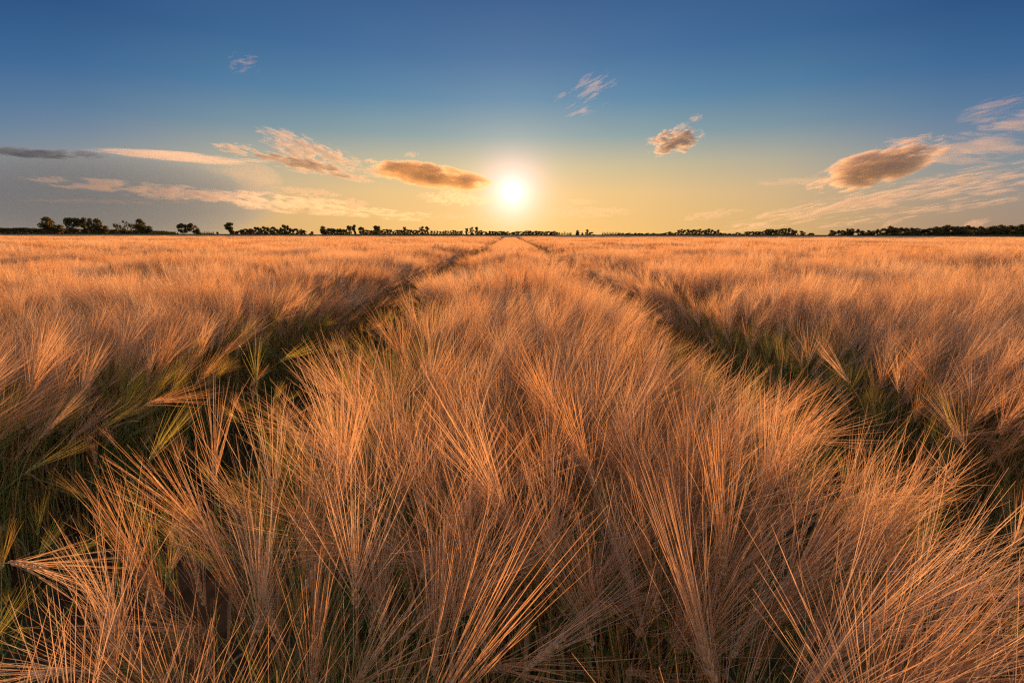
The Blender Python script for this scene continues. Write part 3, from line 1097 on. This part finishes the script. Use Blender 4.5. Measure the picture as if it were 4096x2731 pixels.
# the far low wood behind the big trees on the left: one mass
mb = MB()
for _ in range(12000):
    px = rr.uniform(-160, 690)
    D = 640
    top = np.interp(px, [-160, 0, 200, 480, 690], [914, 916, 919, 924, 931])
    hmax = (941.5 - top) * D / (F4 * 1.048) + CAMZ
    x = (px - 2048) / F4 * D * cp
    hmax *= 0.90 + 0.12 * vnoise(x * 0.12, 4.0)
    p = np.array([x, D + rr.uniform(0, 14), hmax * math.sqrt(rr.random())])
    a, b = norm(rr.normal(size=3)), norm(rr.normal(size=3))
    kk = rr.uniform(0.7, 1.4)
    mb.add([p - a * kk, p - b * kk, p + a * kk, p + b * kk], [(0, 1, 2, 3)])
link('far_wood', mb.mesh('far_wood', [M['foliage']]), kind='stuff', label='long low dark wood behind the big trees on the left horizon', category='wood')


# small farm buildings glimpsed right of centre
def farmhouse(px, wpx, hpx, dist, label):
    x = (px - 2048) / F4 * dist * cp
    wd, hh = wpx / F4 * dist, hpx / F4 * dist + 0.9
    o = empty('farm_building', (x, dist, 0), 0, None, label=label, category='building')
    ev = hh * 0.5
    dp = wd * 0.6
    m1 = MB()
    m1.add([(-wd / 2, 0, -.03), (wd / 2, 0, -.03), (wd / 2, dp, -.03), (-wd / 2, dp, -.03), (-wd / 2, 0, ev), (wd / 2, 0, ev), (wd / 2, dp, ev), (-wd / 2, dp, ev),
            (-wd / 2, dp / 2, hh - .1), (wd / 2, dp / 2, hh - .1)],
           [(0, 1, 5, 4), (1, 2, 6, 9, 5), (2, 3, 7, 6), (3, 0, 4, 8, 7)])
    link('wall', m1.mesh('wall', [M['wall']]), o)
    e = 0.35
    m2 = MB()
    for sgn, y0 in ((1, -e), (-1, dp + e)):
        z0 = ev - e * (hh - ev) / (dp / 2)
        m2.add([(-wd / 2 - e, y0, z0), (wd / 2 + e, y0, z0), (wd / 2 + e, dp / 2, hh), (-wd / 2 - e, dp / 2, hh),
                (-wd / 2 - e, y0, z0 + .2), (wd / 2 + e, y0, z0 + .2), (wd / 2 + e, dp / 2, hh + .2), (-wd / 2 - e, dp / 2, hh + .2)],
               [(0, 1, 2, 3), (4, 5, 6, 7), (0, 1, 5, 4), (0, 3, 7, 4), (1, 2, 6, 5)])
    link('roof', m2.mesh('roof', [M['roof']]), o)
    for wx in (-0.25, 0.25):
        m3 = MB()
        m3.add([(wd * wx - .5, -.03, 1.0), (wd * wx + .5, -.03, 1.0), (wd * wx + .5, -.03, 2.0), (wd * wx - .5, -.03, 2.0)], [(0, 1, 2, 3)])
        link('window', m3.mesh('window', [M['bark']]), o)


farmhouse(2663, 8, 2.6, 505, 'small farm building with pale roof at the foot of the far hedge right of centre')
farmhouse(2719, 16, 3.0, 515, 'long low farm building in front of the round wood right of centre')


# ------------------------------------------------------------------ clouds
def cloud_mat(name, dens, soft, amp, stretch, seed, warm, thresh, detail=8.0, warp=1.5, sharp=3.2):
    m, t, out = new_mat(name)
    tcn = nd(t, 'ShaderNodeTexCoord')
    mp = nd(t, 'ShaderNodeMapping')
    mp.inputs['Location'].default_value = (seed * 3.1, seed * 1.7, seed * 2.3)
    mp.inputs['Scale'].default_value = (stretch[0], stretch[1] * 0.2, stretch[2])
    t.links.new(tcn.outputs['Object'], mp.inputs[0])
    nz = nd(t, 'ShaderNodeTexNoise')
    nz.inputs['Scale'].default_value = 1.7
    nz.inputs['Detail'].default_value = detail
    nz.inputs['Roughness'].default_value = 0.66
    nz.inputs['Distortion'].default_value = 0.4
    t.links.new(mp.outputs[0], nz.inputs['Vector'])
    ln = nd(t, 'ShaderNodeVectorMath', operation='LENGTH')
    t.links.new(tcn.outputs['Object'], ln.inputs[0])
    n2 = nd(t, 'ShaderNodeTexNoise')
    n2.inputs['Scale'].default_value = 0.7
    n2.inputs['Detail'].default_value = 3
    t.links.new(mp.outputs[0], n2.inputs['Vector'])
    w1 = nd(t, 'ShaderNodeVectorMath', operation='SUBTRACT')
    t.links.new(n2.outputs['Color'], w1.inputs[0])
    w1.inputs[1].default_value = (0.5, 0.5, 0.5)
    w2 = nd(t, 'ShaderNodeVectorMath', operation='MULTIPLY_ADD')
    t.links.new(w1.outputs[0], w2.inputs[0])
    w2.inputs[1].default_value = (warp, warp, warp)
    t.links.new(tcn.outputs['Object'], w2.inputs[2])
    l2 = nd(t, 'ShaderNodeVectorMath', operation='LENGTH')
    t.links.new(w2.outputs[0], l2.inputs[0])
    fall = math_n(t, 'MULTIPLY', math_n(t, 'SUBTRACT', 1.0, l2.outputs['Value']), soft)
    edge = math_n(t, 'MULTIPLY', math_n(t, 'SUBTRACT', 1.0, ln.outputs['Value']), 6.0, True)
    v = math_n(t, 'ADD', fall, math_n(t, 'MULTIPLY', math_n(t, 'SUBTRACT', nz.outputs[0], 0.5), amp))
    v = math_n(t, 'MULTIPLY', math_n(t, 'SUBTRACT', v, thresh), sharp, True)
    v = math_n(t, 'MULTIPLY', v, edge)
    d = math_n(t, 'MULTIPLY', v, dens)
    pv = nd(t, 'ShaderNodeVolumePrincipled')
    pv.inputs['Color'].default_value = warm + (1,)
    pv.inputs['Anisotropy'].default_value = 0.3
    t.links.new(d, pv.inputs['Density'])
    t.links.new(pv.outputs[0], out.inputs['Volume'])
    return m


def ico(sub=3):
    import bmesh
    bm = bmesh.new()
    bmesh.ops.create_icosphere(bm, subdivisions=sub, radius=1.0)
    me = bpy.data.meshes.new('cloud')
    bm.to_mesh(me)
    bm.free()
    return me


cloud_n = 0


def cloud(px, py, rx, ry, ang, tau, label, soft=1.0, amp=1.6, st=(2.2, 2.0, 1.6), thresh=0.12, D=9000, depth=1.6, warm=(0.60, 0.59, 0.60), group='clouds', tau_k=0.4, warp=2.0):
    global cloud_n
    cloud_n += 1
    u, v = (px - 1176) / f, (784 - py) / f
    d = np.array([u, cp + v * spi, -spi + v * cp])
    pos = d * D + np.array([CAMX, 0, CAMZ])
    sz = D / f
    right = np.array([math.cos(R(ang)), 0, math.sin(R(ang))])
    yaxis = norm(d - right * np.dot(d, right))
    zaxis = np.cross(right, yaxis)
    me = ico()
    o = link('cloud', me, None, label=label, category='cloud', group=group)
    ry_m = ry * sz
    m = Matrix(((right[0], yaxis[0], zaxis[0], pos[0]), (right[1], yaxis[1], zaxis[1], pos[1]), (right[2], yaxis[2], zaxis[2], pos[2]), (0, 0, 0, 1)))
    o.matrix_world = m @ Matrix.Diagonal((rx * sz, ry_m * depth, ry_m, 1))
    me.materials.append(cloud_mat(f'cloud_{cloud_n}', tau_k * tau / (2 * ry_m * depth), soft, amp, st, cloud_n, warm, thresh, 8.0, warp, 2.2 if amp < 1 else 3.2))
    return o


cloud(200, 462, 490, 116, -1, 0.9, 'broad grey veil of cloud low in the left of the sky', soft=2.6, amp=0.9, st=(0.8, 1, 1.2), thresh=0.02, depth=1.0, D=14000, warm=(0.20, 0.34, 0.58), tau_k=2.0, warp=0.45)
cloud(100, 355, 165, 14, -2, 2.0, 'dark ragged top edge of the cloud bank at far left', soft=1.2, amp=2.6, st=(4, 2, 1.2), D=13000, warm=(0.18, 0.26, 0.42), tau_k=1.0)
cloud(420, 362, 240, 13, -4, 2.6, 'long pale rim along the top of the grey veil on the left', warm=(0.86, 0.82, 0.78), soft=1.2, amp=1.8, st=(1.6, 2, 1.2), D=13000)
cloud(575, 408, 110, 46, -16, 0.9, 'pale pointed tip at the right end of the grey veil', soft=1.5, amp=2.2, thresh=0.3, st=(1.3, 2, 1.0), D=13000)
cloud(350, 438, 320, 20, -5, 4.4, 'long bright streak of cloud crossing the grey veil on the left', warm=(0.86, 0.82, 0.78), soft=1.0, amp=4.0, st=(5, 2, 1.5), D=12000, thresh=0.25)
cloud(660, 468, 240, 24, -5, 3.0, 'bright ragged streak between the grey veil and the sun', warm=(0.86, 0.82, 0.78), soft=0.8, amp=3.6, st=(5, 2, 1.7), D=12000)
cloud(880, 492, 190, 16, -3, 2.8, 'low thin streak just above the trees left of the sun', warm=(0.86, 0.82, 0.78), soft=0.7, amp=4.4, st=(4, 2, 2.6), D=12000, thresh=0.35)
cloud(680, 374, 200, 21, -12, 4.0, 'long slanting spindle cloud left of the dark lens cloud', soft=1.4, amp=3.6, st=(3, 2, 1.6), tau_k=1.0, thresh=0.3)
cloud(715, 346, 140, 34, -17, 3.2, 'puffy lumpy cloud on top of the long slanting spindle', soft=1.1, amp=5.0, st=(5, 3, 3), tau_k=0.8, thresh=0.4)
cloud(985, 402, 165, 29, -8, 9.0, 'dark lens shaped cloud with bright lower edge beside the sun', soft=1.6, amp=3.0, st=(2.2, 2, 1.1), tau_k=0.6, warm=(0.95, 0.74, 0.48))
cloud(862, 396, 34, 13, -14, 3.0, 'small knot of cloud joining the slanting spindle to the dark lens cloud', soft=1.1, amp=3.4, st=(2, 2, 1.5), thresh=0.2)
cloud(950, 356, 22, 8, 0, 1.6, 'tiny bright puff above the dark lens shaped cloud', soft=0.9, amp=2.4, st=(2, 2, 1.4))
cloud(825, 469, 32, 16, 0, 2.4, 'small grey heap of cloud low on the left of the sun', soft=1.2, amp=2.6, st=(2, 2, 1.4))
cloud(1060, 456, 105, 20, -3, 2.6, 'bright shred of cloud close to the left of the sun', warm=(0.86, 0.82, 0.78), soft=0.7, amp=3.6, st=(4, 2, 1.6))
cloud(1552, 326, 78, 34, 8, 6.0, 'small compact cloud with brown core right of the sun rays', soft=1.4, amp=4.6, st=(2.6, 2, 2.0), tau_k=1.0, thresh=0.35)
cloud(1350, 213, 80, 52, 24, 1.5, 'rippled wisp high above and right of the sun', soft=1.0, amp=4.6, st=(1.4, 2, 3.6), thresh=0.55, warp=3.0)
cloud(1603, 270, 18, 11, 20, 1.5, 'tiny puff above the small compact cloud', soft=0.8, amp=3.4, st=(2, 2, 1.5))
cloud(1572, 288, 18, 9, 10, 1.1, 'tiny faint puff just left above the small compact cloud', soft=0.8, amp=3.4, st=(2, 2, 1.5))
cloud(2020, 380, 165, 46, 16, 9.0, 'largest dark cloud with bright edges in the right sky', soft=1.4, amp=4.4, st=(2.6, 2, 1.8), tau_k=0.7, warm=(0.75, 0.67, 0.60), warp=2.4)
cloud(2230, 342, 210, 44, 0, 1.7, 'pale flat cloud right of the largest dark cloud', soft=0.9, amp=3.6, st=(2.2, 2, 1.8), thresh=0.3)
cloud(1860, 416, 130, 15, 2, 1.0, 'thin pale veil left below the largest dark cloud', soft=0.8, amp=2.2, st=(2, 2, 1.2))
cloud(1950, 466, 440, 28, 11, 4.2, 'lower long slanting streak of cloud on the right', soft=0.8, amp=4.6, st=(5, 2, 2.6), D=12000, thresh=0.4)
cloud(2170, 442, 340, 28, 9, 2.8, 'middle long slanting streak of cloud on the right', soft=0.8, amp=4.6, st=(5, 2, 2.8), D=12000, thresh=0.4)
cloud(2240, 404, 250, 26, 9, 2.2, 'upper long slanting streak under the pale flat cloud', soft=0.7, amp=4.4, st=(4, 2, 2.6), D=12000, thresh=0.35)
cloud(2310, 246, 100, 38, 14, 1.3, 'upper feathery wisp at the right edge of the sky', soft=0.9, amp=4.0, st=(1.3, 2, 2.2), thresh=0.4, warp=2.6)
cloud(2345, 278, 90, 28, 4, 1.5, 'lower feathery wisp at the right edge of the sky', soft=0.9, amp=3.8, st=(1.3, 2, 1.8), thresh=0.3, warp=2.6)
cloud(567, 148, 42, 28, 8, 1.3, 'single small wisp high in the left sky', soft=1.0, amp=4.4, st=(1.5, 2, 2.4), thresh=0.55, warp=3.0)
cloud(1335, 464, 46, 8, 0, 1.5, 'small bright bar of cloud just right of the sun', soft=0.9, amp=2.8, st=(3, 2, 1.4))
cloud(1345, 487, 130, 14, 1, 2.2, 'thin bright streak low right of the sun', soft=0.7, amp=3.6, st=(4, 2, 1.6))
cloud(1640, 492, 84, 12, 8, 1.5, 'small streak low above the trees right of the sun', soft=0.7, amp=3.6, st=(4, 2, 1.6))
cloud(2056, 513, 26, 12, 25, 2.5, 'left one of two small pink puffs above the right tree line', soft=1.0, amp=3.0, st=(2, 2, 1.5))
cloud(2252, 511, 32, 13, 20, 2.5, 'right one of two small pink puffs above the right tree line', soft=1.0, amp=3.0, st=(2, 2, 1.5))

cloud(240, 464, 300, 8, -1, 1.6, 'faint thin line of cloud low across the grey veil', soft=0.8, amp=4.2, st=(6, 2, 1.6), D=12000, thresh=0.35)
cloud(715, 442, 90, 12, -6, 2.6, 'short bright wedge of cloud right of the grey veil tip', soft=0.9, amp=3.4, st=(3, 2, 1.6), D=12000, thresh=0.25)
cloud(1090, 498, 120, 9, 0, 2.2, 'low bright bar of cloud just under and left of the sun', soft=0.8, amp=3.6, st=(5, 2, 1.6), D=12000, thresh=0.3)
cloud(2150, 480, 330, 16, 8, 2.4, 'lowest grey streak of cloud over the right tree line', soft=0.8, amp=4.2, st=(5, 2, 2.0), D=12000, thresh=0.4)
cloud(2100, 317, 90, 12, 6, 1.8, 'thin wisp above the pale flat cloud on the right', soft=0.8, amp=4.0, st=(3, 2, 1.8), thresh=0.4)

# ------------------------------------------------------------------ gossamer glinting over the central strip
gm, gt, gout = new_mat('gossamer')
gt.links.new(leafy(gt, (0.85, 0.82, 0.72), (0.9, 0.85, 0.7), 0.5, 0.25, 0.25), gout.inputs[0])
tm = MB()
tube(tm, [(-0.5, 0, 0), (-0.2, 0, 0.012), (0.15, 0, -0.006), (0.5, 0, 0.02)], [0.03, 0.05, 0.05, 0.02], 5)
silk = tm.mesh('gossamer_thread', [gm], True)
for (px, py) in [(1234, 605), (1177, 625), (1158, 640), (1161, 625), (1196, 607), (1220, 588), (1226, 590), (1255, 597), (1288, 611), (1291, 615),
                 (1162, 671), (1213, 648), (1209, 676), (1221, 676), (1220, 691), (1256, 609), (1289, 639), (1217, 640), (1150, 580), (1176, 585)]:
    h_ = 0.98
    x, y = at(px, py, h_)
    o = link('gossamer_thread', silk, None, label='tiny pale gossamer thread glinting among the awns of the central strip', category='gossamer thread',
             group='gossamer threads over the central strip')
    o.location = (x, y, h_)
    L_ = random.uniform(0.008, 0.026) * y / 2
    o.scale = (L_, 0.03 * y / 2, 0.03 * y / 2)
    o.rotation_euler = (0, random.uniform(-0.25, 0.08), random.uniform(-0.4, 0.4))
